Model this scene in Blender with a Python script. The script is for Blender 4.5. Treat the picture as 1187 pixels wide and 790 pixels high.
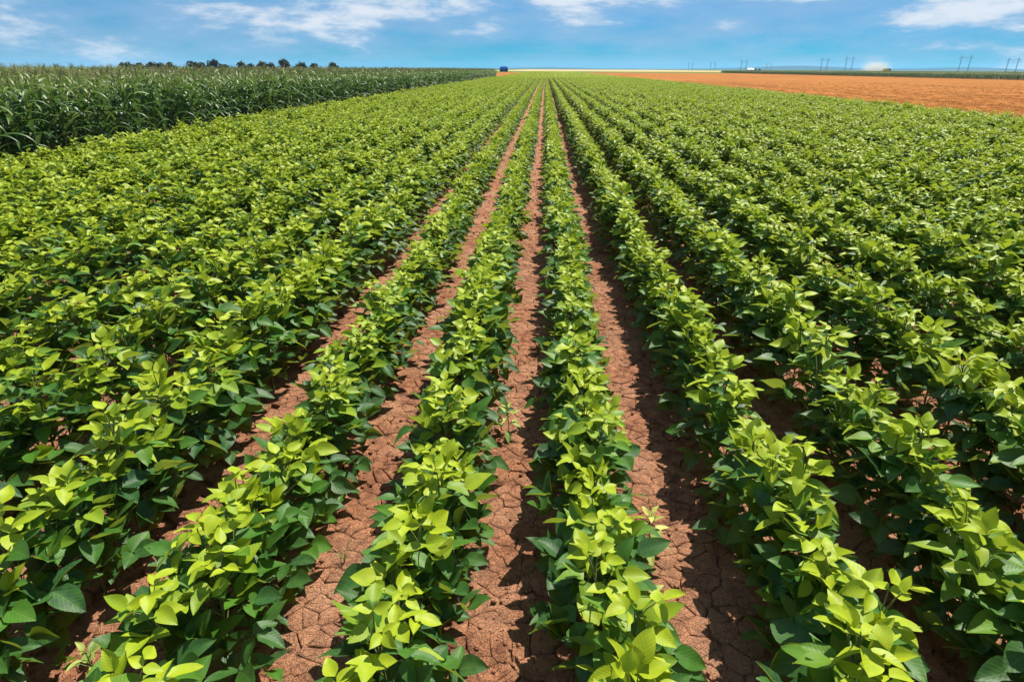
import bpy, math, random
import numpy as np
from mathutils import Matrix, Vector, Euler, noise

for o in list(bpy.data.objects):
    bpy.data.objects.remove(o)
SC = bpy.context.scene
COL = SC.collection
R = math.radians
rng = random.Random(7)

# ------------------------------------------------------------------ camera
IW, IH, FPX = 1187.0, 790.0, 712.0
CAMH = 2.07
THETA = math.atan(315.2 / FPX)
PSI, ROLL = R(2.73), R(0.25)
CAMROT = Matrix.Rotation(PSI, 3, 'Z') @ Matrix.Rotation(math.pi / 2 - THETA, 3, 'X') @ Matrix.Rotation(ROLL, 3, 'Z')
CAMLOC = Vector((0, 0, CAMH))
cd = bpy.data.cameras.new('camera')
cd.sensor_width = 36.0
cd.lens = 36.0 * FPX / IW
cd.clip_start = 0.05
cd.clip_end = 40000
cam = bpy.data.objects.new('camera', cd)
COL.objects.link(cam)
cam.matrix_world = Matrix.Translation(CAMLOC) @ CAMROT.to_4x4()
SC.camera = cam

# ------------------------------------------------------------------ sky and sun
SUN_EL, SUN_AZ = R(58), R(31)
CLOUD_OFF = (1.3, 0.1, 0.2)
world = bpy.data.worlds.new('World')
SC.world = world
world.use_nodes = True


class NT:
    """small node-tree helper"""
    def __init__(self, tree):
        self.t = tree
        self.n = tree.nodes
        self.n.clear()

    def add(self, typ, ins=None, **kw):
        nd = self.n.new(typ)
        for k, v in kw.items():
            setattr(nd, k, v)
        for k, v in (ins or {}).items():
            s = nd.inputs[k]
            if isinstance(v, bpy.types.NodeSocket):
                self.t.links.new(v, s)
            else:
                s.default_value = v
        return nd

    def math(self, op, a, b=0.0, c=0.0, clamp=False):
        nd = self.n.new('ShaderNodeMath')
        nd.operation = op
        nd.use_clamp = clamp
        for i, v in enumerate((a, b, c)):
            if isinstance(v, bpy.types.NodeSocket):
                self.t.links.new(v, nd.inputs[i])
            else:
                nd.inputs[i].default_value = v
        return nd.outputs[0]

    def mix(self, f, a, b, blend='MIX'):
        nd = self.n.new('ShaderNodeMix')
        nd.data_type = 'RGBA'
        nd.blend_type = blend
        for i, v in ((0, f), (6, a), (7, b)):
            if isinstance(v, bpy.types.NodeSocket):
                self.t.links.new(v, nd.inputs[i])
            else:
                nd.inputs[i].default_value = v if i == 0 else (tuple(v) + (1,) if len(v) == 3 else v)
        return nd.outputs[2]

    def ramp(self, f, stops, interp='LINEAR'):
        nd = self.n.new('ShaderNodeValToRGB')
        cr = nd.color_ramp
        cr.interpolation = interp
        while len(cr.elements) < len(stops):
            cr.elements.new(0.5)
        for e, (p, c) in zip(cr.elements, stops):
            e.position = p
            e.color = (c, c, c, 1) if not hasattr(c, '__len__') else tuple(c) + (1,)
        self.t.links.new(f, nd.inputs[0])
        return nd.outputs[0]

    def noise(self, vec, scale, detail=4, rough=0.55, dist=0.0):
        nd = self.add('ShaderNodeTexNoise', {'Scale': scale, 'Detail': detail, 'Roughness': rough, 'Distortion': dist})
        if vec is not None:
            self.t.links.new(vec, nd.inputs['Vector'])
        return nd.outputs[0]


W = NT(world.node_tree)
sky = W.add('ShaderNodeTexSky', sky_type='NISHITA', sun_disc=False, sun_elevation=SUN_EL, sun_rotation=SUN_AZ,
            air_density=1.0, dust_density=0.0, ozone_density=3.0, altitude=200)
hs = W.add('ShaderNodeMix', {0: 1.0, 6: sky.outputs[0], 7: (0.05, 0.55, 1.02, 1)}, data_type='RGBA', blend_type='MULTIPLY')
tc = W.add('ShaderNodeTexCoord')
sp = W.add('ShaderNodeSeparateXYZ', {0: tc.outputs['Generated']})
zz = W.math('ADD', W.math('MAXIMUM', sp.outputs[2], 0.0), 0.11)
cx = W.math('DIVIDE', sp.outputs[0], zz)
cy = W.math('DIVIDE', sp.outputs[1], zz)
cv = W.add('ShaderNodeCombineXYZ', {0: cx, 1: cy, 2: 3.7}).outputs[0]
mp = W.add('ShaderNodeMapping', {'Vector': cv, 'Location': (2.3, 1.1, 0), 'Scale': (0.85, 1.0, 1)}).outputs[0]
n1 = W.noise(mp, 1.0, 7, 0.55, 0.25)
n2 = W.noise(mp, 0.22, 3, 0.5, 0.2)
veil = W.math('ADD', W.math('MULTIPLY', n1, 0.55), W.math('MULTIPLY', n2, 0.5))
veil = W.ramp(veil, [(0.42, 0.0), (0.66, 1.0)], 'EASE')
pv_ = W.add('ShaderNodeMapping', {'Vector': tc.outputs['Generated'], 'Location': CLOUD_OFF, 'Scale': (1, 1, 3.6)}).outputs[0]
n3 = W.noise(pv_, 5.0, 9, 0.62, 0.15)
n4 = W.noise(pv_, 2.0, 3, 0.5, 0.0)
puff = W.math('ADD', W.math('MULTIPLY', n3, 0.70), W.math('MULTIPLY', n4, 0.36))
puff_soft = W.ramp(puff, [(0.40, 0.0), (0.58, 1.0)], 'EASE')
puff_core = W.ramp(puff, [(0.525, 0.0), (0.635, 1.0)], 'EASE')
skyc = W.mix(W.math('MULTIPLY', veil, 0.55), hs.outputs[2], (3.1, 5.2, 8.0))
skyc = W.mix(W.math('MULTIPLY', puff_soft, 0.55), skyc, (3.9, 5.9, 8.6))
skyc = W.mix(W.math('MULTIPLY', puff_core, 0.9), skyc, (9.3, 9.7, 10.4))
bg = W.add('ShaderNodeBackground', {'Color': skyc, 'Strength': 0.05})
wo = W.add('ShaderNodeOutputWorld', {'Surface': bg.outputs[0]})

sl = bpy.data.lights.new('sun', 'SUN')
sl.energy = 5.0
sl.angle = R(0.6)
sl.color = (1.0, 0.94, 0.84)
sun = bpy.data.objects.new('sun', sl)
COL.objects.link(sun)
SDIR = Vector((math.sin(SUN_AZ) * math.cos(SUN_EL), math.cos(SUN_AZ) * math.cos(SUN_EL), math.sin(SUN_EL)))
sun.rotation_euler = SDIR.to_track_quat('Z', 'Y').to_euler()
sun.location = (0, 0, 30)

SC.view_settings.view_transform = 'Standard'
SC.view_settings.look = 'None'
SC.view_settings.gamma = 1.0
SC.view_settings.use_curve_mapping = False
SC.view_settings.exposure = 0.82
SC.render.engine = 'CYCLES'
SC.cycles.max_bounces = 5
SC.cycles.diffuse_bounces = 3
SC.cycles.transparent_max_bounces = 8
SC.cycles.volume_bounces = 1


# ------------------------------------------------------------------ pixel helpers
def ray(px, py):
    return CAMROT @ Vector(((px - IW / 2) / FPX, -(py - IH / 2) / FPX, -1.0))


def ground_at(px, py):
    d = ray(px, py)
    t = -CAMH / d.z
    return Vector((d.x * t, d.y * t, 0.0))


def at_dist(px, py, D):
    """point of the pixel's ray at forward distance D (world y)"""
    d = ray(px, py)
    t = D / d.y
    return CAMLOC + d * t


def project(p):
    q = CAMROT.transposed() @ (Vector(p) - CAMLOC)
    if q.z > -0.05:
        return None
    return IW / 2 + FPX * q.x / -q.z, IH / 2 - FPX * q.y / -q.z, -q.z


# ------------------------------------------------------------------ materials
def material(name):
    m = bpy.data.materials.new(name)
    m.use_nodes = True
    t = NT(m.node_tree)
    return m, t


def out(t, surf, vol=None):
    o = t.add('ShaderNodeOutputMaterial')
    if surf is not None:
        t.t.links.new(surf, o.inputs['Surface'])
    if vol is not None:
        t.t.links.new(vol, o.inputs['Volume'])


def simple_mat(name, col, rough=0.6, var=0.12, scale=3.0, metallic=0.0, spec=0.5):
    m, t = material(name)
    g = t.add('ShaderNodeTexCoord')
    n = t.noise(g.outputs['Object'], scale, 5)
    c = t.mix(n, tuple(x * (1 - var) for x in col), tuple(min(1, x * (1 + var)) for x in col))
    b = t.add('ShaderNodeBsdfPrincipled', {'Base Color': c, 'Roughness': rough, 'Metallic': metallic, 'Specular IOR Level': spec})
    out(t, b.outputs[0])
    return m


def leaf_mat(name, old, mid, young, transl, trans_col, rough=0.5, veins=True, spec=0.3, patch=0.0, pale=(0.3, 0.42, 0.12)):
    """leaf blade: colour by leaf age (soybean: also painted row shade) and chance, paler underside, veins from the blade's own UV"""
    m, t = material(name)
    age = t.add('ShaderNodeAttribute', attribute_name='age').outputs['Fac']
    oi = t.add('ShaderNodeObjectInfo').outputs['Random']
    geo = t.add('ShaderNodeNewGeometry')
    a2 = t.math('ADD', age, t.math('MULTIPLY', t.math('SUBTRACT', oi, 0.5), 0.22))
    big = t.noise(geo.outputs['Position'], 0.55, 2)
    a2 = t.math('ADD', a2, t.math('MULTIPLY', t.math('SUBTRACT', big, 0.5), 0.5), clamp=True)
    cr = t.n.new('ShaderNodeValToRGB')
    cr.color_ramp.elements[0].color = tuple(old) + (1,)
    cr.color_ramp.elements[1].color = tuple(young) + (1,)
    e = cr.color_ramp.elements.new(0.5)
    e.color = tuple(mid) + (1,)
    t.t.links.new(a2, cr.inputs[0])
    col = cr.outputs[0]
    mott = t.noise(geo.outputs['Position'], 38, 3)
    col = t.mix(t.math('MULTIPLY', t.ramp(mott, [(0.35, 0.0), (0.75, 1.0)]), 0.35), col, tuple(c * 1.5 for c in mid))
    height = mott
    if veins:
        uv = t.add('ShaderNodeUVMap').outputs[0]
        s = t.add('ShaderNodeSeparateXYZ', {0: uv})
        au = t.math('ABSOLUTE', t.math('SUBTRACT', s.outputs[0], 0.5))
        ph = t.math('SUBTRACT', t.math('MULTIPLY', s.outputs[1], 7.0), t.math('MULTIPLY', au, 6.0))
        tri = t.math('ABSOLUTE', t.math('SUBTRACT', t.math('FRACT', ph), 0.5))
        side = t.ramp(tri, [(0.0, 1.0), (0.11, 0.0)])
        mid_v = t.ramp(au, [(0.0, 1.0), (0.035, 0.0)])
        vein = t.math('MAXIMUM', side, mid_v)
        col = t.mix(t.math('MULTIPLY', vein, 0.14), col, pale)
        height = t.math('SUBTRACT', t.math('MULTIPLY', tri, 1.3), t.math('MULTIPLY', mid_v, 0.6))
    back = geo.outputs['Backfacing']
    col = t.mix(t.math('MULTIPLY', back, 0.35), col, pale)
    bump = t.add('ShaderNodeBump', {'Strength': 0.16, 'Distance': 0.003, 'Height': height})
    b = t.add('ShaderNodeBsdfPrincipled', {'Base Color': col, 'Roughness': rough, 'Specular IOR Level': spec, 'Normal': bump.outputs[0]})
    tcol = t.mix(0.5, col, trans_col)
    tr = t.add('ShaderNodeBsdfTranslucent', {'Color': tcol})
    mx = t.add('ShaderNodeMixShader', {0: transl})
    t.t.links.new(b.outputs[0], mx.inputs[1])
    t.t.links.new(tr.outputs[0], mx.inputs[2])
    out(t, mx.outputs[0])
    return m


M_SOY = leaf_mat('soybean_leaf', (0.010, 0.056, 0.022), (0.058, 0.165, 0.012), (0.36, 0.43, 0.010), 0.30, (0.44, 0.52, 0.01))  # old-leaf green darkened further, painting shade into row sides and valleys
M_STEM = simple_mat('soybean_stem', (0.13, 0.15, 0.035), 0.6, 0.25, 30)
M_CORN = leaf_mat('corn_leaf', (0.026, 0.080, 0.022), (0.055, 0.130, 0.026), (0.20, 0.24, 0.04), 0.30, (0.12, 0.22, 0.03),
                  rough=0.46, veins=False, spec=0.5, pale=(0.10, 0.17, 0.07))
M_STALK = simple_mat('corn_stalk', (0.07, 0.12, 0.035), 0.5, 0.25, 8)
M_TASSEL = simple_mat('corn_tassel', (0.20, 0.21, 0.07), 0.7, 0.25, 12)
M_WEED = leaf_mat('weed_leaf', (0.07, 0.17, 0.05), (0.26, 0.34, 0.07), (0.50, 0.52, 0.12), 0.3, (0.35, 0.45, 0.08), pale=(0.45, 0.52, 0.22))
M_GRASS = simple_mat('grass_blade', (0.12, 0.20, 0.03), 0.5, 0.3, 20)
M_STRAW = simple_mat('straw', (0.62, 0.32, 0.09), 0.7, 0.3, 6)
M_TREE = simple_mat('tree_foliage', (0.035, 0.07, 0.022), 0.65, 0.45, 0.8)
M_BARK = simple_mat('bark', (0.09, 0.065, 0.045), 0.9, 0.3, 4)
M_STEEL = simple_mat('galvanised_steel', (0.16, 0.18, 0.20), 0.5, 0.15, 2, 0.6)
M_PORC = simple_mat('insulator', (0.10, 0.07, 0.06), 0.3, 0.1, 4)


def soil_material():
    m, t = material('cracked_soil')
    g = t.add('ShaderNodeNewGeometry').outputs['Position']
    n_big = t.noise(g, 1.9, 4, 0.6)
    n_mid = t.noise(g, 14, 6, 0.65, 0.4)
    n_fin = t.noise(g, 95, 5, 0.7)
    c = t.mix(t.ramp(n_mid, [(0.32, 0.0), (0.66, 1.0)]), (0.15, 0.058, 0.034), (0.50, 0.225, 0.115))
    c = t.mix(t.ramp(n_big, [(0.42, 0.0), (0.72, 0.75)]), c, (0.52, 0.285, 0.17))
    c = t.mix(t.math('MULTIPLY', t.ramp(n_fin, [(0.5, 0.0), (0.72, 1.0)]), 0.45), c, (0.10, 0.045, 0.03))
    vor = t.add('ShaderNodeTexVoronoi', {'Scale': 42.0, 'Vector': t.mix(0.06, g, t.add('ShaderNodeTexNoise', {'Vector': g, 'Scale': 18.0}).outputs['Color'], 'ADD')}, feature='DISTANCE_TO_EDGE').outputs['Distance']
    fine = t.ramp(vor, [(0.0, 0.0), (0.07, 1.0)])
    h = t.math('ADD', t.math('MULTIPLY', n_mid, 1.2), t.math('ADD', t.math('MULTIPLY', n_fin, 0.55), t.math('MULTIPLY', fine, 0.18)))
    bump = t.add('ShaderNodeBump', {'Strength': 1.0, 'Distance': 0.03, 'Height': h})
    b = t.add('ShaderNodeBsdfPrincipled', {'Base Color': c, 'Roughness': 0.92, 'Specular IOR Level': 0.15, 'Normal': bump.outputs[0]})
    out(t, b.outputs[0])
    return m


M_SOIL = soil_material()


def field_material(name, ca, cb, cc, sx, sy, bump_d=0.025):
    m, t = material(name)
    g = t.add('ShaderNodeNewGeometry').outputs['Position']
    mp = t.add('ShaderNodeMapping', {'Vector': g, 'Scale': (sx, sy, 1)}).outputs[0]
    n1 = t.noise(mp, 1.0, 6, 0.65, 0.3)
    n2 = t.noise(g, 2.2, 5, 0.7)
    n3 = t.noise(g, 0.03, 3)
    c = t.mix(t.ramp(n1, [(0.33, 0.0), (0.67, 1.0)]), ca, cb)
    c = t.mix(t.math('MULTIPLY', t.ramp(n2, [(0.4, 0.0), (0.7, 1.0)]), 0.6), c, cc)
    c = t.mix(t.math('MULTIPLY', t.ramp(n3, [(0.4, 0.0), (0.65, 1.0)]), 0.4), c, ca)
    mp4 = t.add('ShaderNodeMapping', {'Vector': g, 'Scale': (sx * 0.35, sy * 0.12, 1)}).outputs[0]
    n4 = t.noise(mp4, 1.0, 5, 0.6, 0.2)
    c = t.mix(t.math('MULTIPLY', t.ramp(n4, [(0.48, 0.0), (0.62, 1.0)]), 0.55), c, cc)
    bp = t.add('ShaderNodeBump', {'Strength': 0.8, 'Distance': bump_d, 'Height': t.math('ADD', n1, n2)})
    b = t.add('ShaderNodeBsdfPrincipled', {'Base Color': c, 'Roughness': 0.95, 'Specular IOR Level': 0.1, 'Normal': bp.outputs[0]})
    out(t, b.outputs[0])
    return m


M_STUB = field_material('stubble', (0.31, 0.105, 0.012), (0.44, 0.185, 0.030), (0.12, 0.035, 0.006), 1.2, 0.12)
M_PALE = field_material('ripe_wheat', (0.46, 0.35, 0.15), (0.42, 0.30, 0.12), (0.36, 0.28, 0.13), 0.02, 0.01)
M_GREEN = field_material('green_field', (0.07, 0.13, 0.02), (0.11, 0.17, 0.03), (0.09, 0.12, 0.03), 0.02, 0.006)
M_HILL = field_material('wooded_hill', (0.015, 0.03, 0.018), (0.022, 0.038, 0.02), (0.018, 0.03, 0.02), 0.002, 0.002)


# ------------------------------------------------------------------ mesh helpers
def mesh_obj(name, verts, faces, mat, parent=None, smooth=False, link=True):
    me = bpy.data.meshes.new(name)
    me.from_pydata(verts, [], faces)
    if smooth:
        me.polygons.foreach_set('use_smooth', [True] * len(me.polygons))
    me.materials.append(mat)
    o = bpy.data.objects.new(name, me)
    if link:
        COL.objects.link(o)
    if parent:
        o.parent = parent
    return o


def tag(o, label=None, cat=None, group=None, kind=None):
    if label:
        o['label'] = label
    if cat:
        o['category'] = cat
    if group:
        o['group'] = group
    if kind:
        o['kind'] = kind
    return o


def empty(name, loc, rz=0.0, scale=1.0):
    o = bpy.data.objects.new(name, None)
    o.empty_display_size = 0.1
    o.location = loc
    o.rotation_euler = (0, 0, rz)
    o.scale = (scale,) * 3
    COL.objects.link(o)
    return o


class MB:
    """collects shapes that become one mesh"""
    def __init__(self):
        self.v, self.f = [], []

    def tube(self, pts, radii, sides=4, cap=True):
        base = len(self.v)
        n = len(pts)
        for i, p in enumerate(pts):
            p = Vector(p)
            a = Vector(pts[max(i - 1, 0)])
            b = Vector(pts[min(i + 1, n - 1)])
            d = (b - a).normalized() if (b - a).length > 1e-9 else Vector((0, 0, 1))
            u = d.orthogonal().normalized() if abs(d.z) > 0.99 else d.cross(Vector((0, 0, 1))).normalized()
            w = d.cross(u)
            r = radii[i] if hasattr(radii, '__len__') else radii
            for k in range(sides):
                an = 2 * math.pi * k / sides
                self.v.append(tuple(p + (u * math.cos(an) + w * math.sin(an)) * r))
        for i in range(n - 1):
            for k in range(sides):
                k2 = (k + 1) % sides
                self.f.append((base + i * sides + k, base + i * sides + k2, base + (i + 1) * sides + k2, base + (i + 1) * sides + k))
        if cap:
            self.f.append(tuple(base + k for k in reversed(range(sides))))
            self.f.append(tuple(base + (n - 1) * sides + k for k in range(sides)))
        return self

    def box(self, lo, hi, taper=None):
        b = len(self.v)
        (x0, y0, z0), (x1, y1, z1) = lo, hi
        tx, ty = taper or (0, 0)
        self.v += [(x0, y0, z0), (x1, y0, z0), (x1, y1, z0), (x0, y1, z0),
                   (x0 + tx, y0 + ty, z1), (x1 - tx, y0 + ty, z1), (x1 - tx, y1 - ty, z1), (x0 + tx, y1 - ty, z1)]
        for f in ((3, 2, 1, 0), (4, 5, 6, 7), (0, 1, 5, 4), (1, 2, 6, 5), (2, 3, 7, 6), (3, 0, 4, 7)):
            self.f.append(tuple(b + i for i in f))
        return self

    def raw(self, v, f):
        b = len(self.v)
        self.v += [tuple(p) for p in v]
        self.f += [tuple(b + i for i in q) for q in f]
        return self

    def build(self, name, mat, parent=None, smooth=False, link=True):
        return mesh_obj(name, self.v, self.f, mat, parent, smooth, link)


# ---- leaf blades -----------------------------------------------------------
def blade_mesh(name, mat, seed, age, width=0.33, nu=6, nv=4, fold=0.35, curl=0.25, shape='ovate', wave=0.03):
    """one leaflet of unit length along +Y, face up; UV u across, v along"""
    r = random.Random(seed)
    w = width * r.uniform(0.88, 1.12)
    fold = fold * r.uniform(0.3, 1.5)
    curl = curl * r.uniform(-0.3, 1.6)
    bend = r.uniform(-0.06, 0.06)
    ph = r.uniform(0, 6)
    V, F, UV = [], [], []
    for i in range(nu + 1):
        t = i / nu
        if shape == 'ovate':
            prof = (math.sin(math.pi * min(1, t ** 0.72)) ** 0.8) * (1 - 0.18 * t) * 1.08
        else:
            prof = math.sin(math.pi * t ** 0.8) ** 0.9
        hw = max(w * prof, 0.004)
        for j in range(nv + 1):
            s = -1 + 2 * j / nv
            x = s * hw + bend * math.sin(math.pi * t)
            z = abs(s) ** 1.3 * hw * fold - curl * (t ** 2) * 0.6 + wave * math.sin(7 * t + ph + 1.7 * s) * abs(s)
            V.append((x, t, z))
            UV.append((0.5 + 0.5 * s * max(prof, 0.05), t))
    for i in range(nu):
        for j in range(nv):
            a = i * (nv + 1) + j
            F.append((a, a + 1, a + nv + 2, a + nv + 1))
    me = bpy.data.meshes.new(name)
    me.from_pydata(V, [], F)
    me.materials.append(mat)
    me.polygons.foreach_set('use_smooth', [True] * len(F))
    uvl = me.uv_layers.new(name='UVMap')
    li = np.empty(len(me.loops), dtype=np.int32)
    me.loops.foreach_get('vertex_index', li)
    uvl.data.foreach_set('uv', np.array(UV, dtype=np.float32)[li].ravel())
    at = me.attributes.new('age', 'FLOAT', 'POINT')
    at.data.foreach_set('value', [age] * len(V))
    return me


AGE_SHADES = (0.08, 0.30, 0.55, 0.80, 1.0)
SOY = [[blade_mesh('leaf', M_SOY, 100 * a + s, AGE_SHADES[a]) for s in range(6)] for a in range(5)]


def soy_plant(r, tall=1.0, wide=1.0, leaf=1.0):
    """leaves as (mesh, matrix); stem polylines.  One bushy plant about 0.45 m tall"""
    H = r.uniform(0.43, 0.56) * tall
    lean = Vector((r.uniform(-0.05, 0.05), r.uniform(-0.05, 0.05), 0))
    leaves, tubes = [], []

    def axis(z):
        q = z / H
        return Vector((lean.x * q * q, lean.y * q * q, z))
    tubes.append(([axis(H * q) for q in (-0.02, 0.35, 0.7, 1.0)], (0.006, 0.005, 0.0035, 0.002)))
    N = 22
    az = r.uniform(0, 6.3)
    for i in range(N):
        q = ((i + 0.6) / N) ** 1.12
        az += 2.4 + r.uniform(-0.5, 0.5)
        z0 = H * (0.10 + 0.86 * q)
        plen = (0.20 - 0.12 * q) * r.uniform(0.75, 1.15)
        up = R(22 + 42 * q + r.uniform(-10, 16))
        d = Vector((math.cos(az) * math.cos(up) * 0.98 * wide, math.sin(az) * math.cos(up) * 1.0, math.sin(up)))
        p0 = axis(z0)
        p1 = p0 + d * plen
        pm = p0 + d * plen * 0.5 + Vector((0, 0, 0.012))
        tubes.append(([p0, pm, p1], (0.0028, 0.0023, 0.0018)))
        size = (0.074 + 0.028 * math.sin(math.pi * min(1, q * 1.05))) * r.uniform(0.85, 1.15)
        size *= leaf
        if q < 0.45:
            size *= 1.18
        if q > 0.86:
            size *= 0.86
        age_shade = max(0.0, min(0.999, (q - 0.31) / 0.64 + r.uniform(-0.28, 0.28)))  # leaf age by height; dark low tones also paint in canopy shade
        ai = int(age_shade * 5)
        upright = r.random() < 0.30
        for k, da in enumerate((0.0, 1.25, -1.25)):
            la = math.atan2(d.y, d.x) + da + r.uniform(-0.3, 0.3)
            if upright:
                pitch = R(r.uniform(25, 70))
            else:
                pitch = R(r.uniform(-32, 22) + 10 * q)
            rl = R(r.gauss(0, 24))
            off = d * (0.022 if k == 0 else 0.0)
            rot = Matrix.Rotation(la - math.pi / 2, 4, 'Z') @ Matrix.Rotation(pitch, 4, 'X') @ Matrix.Rotation(rl, 4, 'Y')
            s = size * (1.06 if k == 0 else 0.95)
            pos = p1 + off
            if pos.z - s * max(0, math.sin(-pitch)) < 0.03:
                pos.z += 0.04
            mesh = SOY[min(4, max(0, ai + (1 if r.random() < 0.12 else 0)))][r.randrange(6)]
            leaves.append((mesh, Matrix.Translation(pos) @ rot @ Matrix.Diagonal((s, s, s, 1))))
    return leaves, tubes


def tubes_mesh(name, tubes, mat, sides=4, link=False, parent=None):
    mb = MB()
    for pts, rad in tubes:
        mb.tube(pts, rad, sides, cap=False)
    return mb.build(name, mat, parent, True, link)


def merge_leaves(name, leaves, tubes, leafm, stemm, sides=3):
    """one mesh out of many blades (for the uncountable rest)"""
    Vs, Fs, UVs, Ag, MI = [], [], [], [], []
    base = 0
    cache = {}
    for me, mx in leaves:
        if me.name not in cache:
            v = np.empty(len(me.vertices) * 3, np.float32)
            me.vertices.foreach_get('co', v)
            lv = np.empty(len(me.loops), np.int32)
            me.loops.foreach_get('vertex_index', lv)
            uv = np.empty(len(me.loops) * 2, np.float32)
            me.uv_layers[0].data.foreach_get('uv', uv)
            ag = np.empty(len(me.vertices), np.float32)
            me.attributes['age'].data.foreach_get('value', ag)
            cache[me.name] = (v.reshape(-1, 3), lv.reshape(-1, 4), uv.reshape(-1, 2), ag)
        v, f, uv, ag = cache[me.name]
        m = np.array(mx)
        Vs.append(v @ m[:3, :3].T + m[:3, 3])
        Fs.append(f + base)
        UVs.append(uv)
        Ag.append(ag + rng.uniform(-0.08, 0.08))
        MI += [0] * len(f)
        base += len(v)
    mb = MB()
    for pts, rad in tubes:
        mb.tube(pts, rad, sides, cap=False)
    if mb.v:
        Vs.append(np.array(mb.v, np.float32))
        f = np.array(mb.f, np.int32)
        Fs.append(f + base)
        UVs.append(np.full((f.size, 2), 0.25, np.float32))
        Ag.append(np.full(len(mb.v), 0.5, np.float32))
        MI += [1] * len(f)
    V = np.concatenate(Vs)
    F = np.concatenate(Fs)
    me = bpy.data.meshes.new(name)
    me.from_pydata(V.tolist(), [], F.tolist())
    me.materials.append(leafm)
    me.materials.append(stemm)
    me.polygons.foreach_set('material_index', MI)
    me.polygons.foreach_set('use_smooth', [True] * len(MI))
    uvl = me.uv_layers.new(name='UVMap')
    uvl.data.foreach_set('uv', np.concatenate(UVs).astype(np.float32).ravel())
    at = me.attributes.new('age', 'FLOAT', 'POINT')
    at.data.foreach_set('value', np.concatenate(Ag).astype(np.float32))
    return bpy.data.objects.new(name, me)


def scatter(name, sources, pts, label, cat):
    """one stuff object: sources set out on many points with geometry nodes.
    pts: (x, y, z, rx, ry, rz, scale, index)"""
    src = bpy.data.collections.new(name + '_sources')
    for i, o in enumerate(sources):
        o.name = '%s_source_%02d' % (name, i)
        src.objects.link(o)
    A = np.array(pts, np.float32)
    me = bpy.data.meshes.new(name)
    me.vertices.add(len(A))
    me.vertices.foreach_set('co', A[:, :3].ravel())
    a = me.attributes.new('rot', 'FLOAT_VECTOR', 'POINT')
    a.data.foreach_set('vector', A[:, 3:6].ravel())
    a = me.attributes.new('scl', 'FLOAT', 'POINT')
    a.data.foreach_set('value', A[:, 6].copy())
    a = me.attributes.new('idx', 'INT', 'POINT')
    a.data.foreach_set('value', A[:, 7].astype(np.int32))
    o = bpy.data.objects.new(name, me)
    COL.objects.link(o)
    ng = bpy.data.node_groups.new(name + '_nodes', 'GeometryNodeTree')
    ng.interface.new_socket('Geometry', in_out='INPUT', socket_type='NodeSocketGeometry')
    ng.interface.new_socket('Geometry', in_out='OUTPUT', socket_type='NodeSocketGeometry')
    N, L = ng.nodes, ng.links
    gi, go = N.new('NodeGroupInput'), N.new('NodeGroupOutput')
    ci = N.new('GeometryNodeCollectionInfo')
    ci.inputs['Collection'].default_value = src
    ci.inputs['Separate Children'].default_value = True
    ci.inputs['Reset Children'].default_value = True

    def attr(nm, typ):
        nd = N.new('GeometryNodeInputNamedAttribute')
        nd.data_type = typ
        nd.inputs[0].default_value = nm
        return nd.outputs[0]
    ip = N.new('GeometryNodeInstanceOnPoints')
    ip.inputs['Pick Instance'].default_value = True
    L.new(gi.outputs[0], ip.inputs['Points'])
    L.new(ci.outputs[0], ip.inputs['Instance'])
    L.new(attr('idx', 'INT'), ip.inputs['Instance Index'])
    e2r = N.new('FunctionNodeEulerToRotation')
    L.new(attr('rot', 'FLOAT_VECTOR'), e2r.inputs[0])
    L.new(e2r.outputs[0], ip.inputs['Rotation'])
    L.new(attr('scl', 'FLOAT'), ip.inputs['Scale'])
    L.new(ip.outputs[0], go.inputs[0])
    md = o.modifiers.new('set_out', 'NODES')
    md.node_group = ng
    tag(o, label, cat, kind='stuff')
    return o


ORD = ['zeroth', 'first', 'second', 'third', 'fourth', 'fifth', 'sixth', 'seventh', 'eighth', 'ninth', 'tenth',
       'eleventh', 'twelfth', 'thirteenth', 'fourteenth', 'fifteenth', 'sixteenth', 'seventeenth', 'eighteenth', 'nineteenth']
TENS = {20: 'twent', 30: 'thirt', 40: 'fort', 50: 'fift', 60: 'sixt', 70: 'sevent', 80: 'eight', 90: 'ninet'}


def ordinal(n):
    if n >= 100:
        s = {1: 'st', 2: 'nd', 3: 'rd'}.get(n % 10, 'th') if n % 100 not in (11, 12, 13) else 'th'
        return '%d%s' % (n, s)
    if n < 20:
        return ORD[n]
    t, u = n // 10 * 10, n % 10
    return TENS[t] + ('ieth' if u == 0 else 'y-' + ORD[u])


# ================================================================== SETTING
PITCH = 0.70
ROWX = lambda k: (k + 0.365) * PITCH
K0, K1 = -14, 23
X_CORN = -10.3
X_STUB = 17.2
Y_END = 420.0

tag(mesh_obj('ground', [(-9000, -400, 0), (9000, -400, 0), (9000, 11000, 0), (-9000, 11000, 0)], [(0, 1, 2, 3)], M_SOIL), kind='structure')
GROUND = bpy.data.objects['ground']


def sheet(name, x0, x1, y0, y1, z, mat, wob=0.0, n=60):
    v, f = [], []
    r = random.Random(5)
    for i in range(n + 1):
        y = y0 + (y1 - y0) * i / n
        v += [(x0 + r.uniform(-wob, wob), y, z), (x1 + r.uniform(-wob, wob), y, z)]
    for i in range(n):
        f.append((2 * i, 2 * i + 1, 2 * i + 3, 2 * i + 2))
    return tag(mesh_obj(name, v, f, mat), kind='structure')


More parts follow.
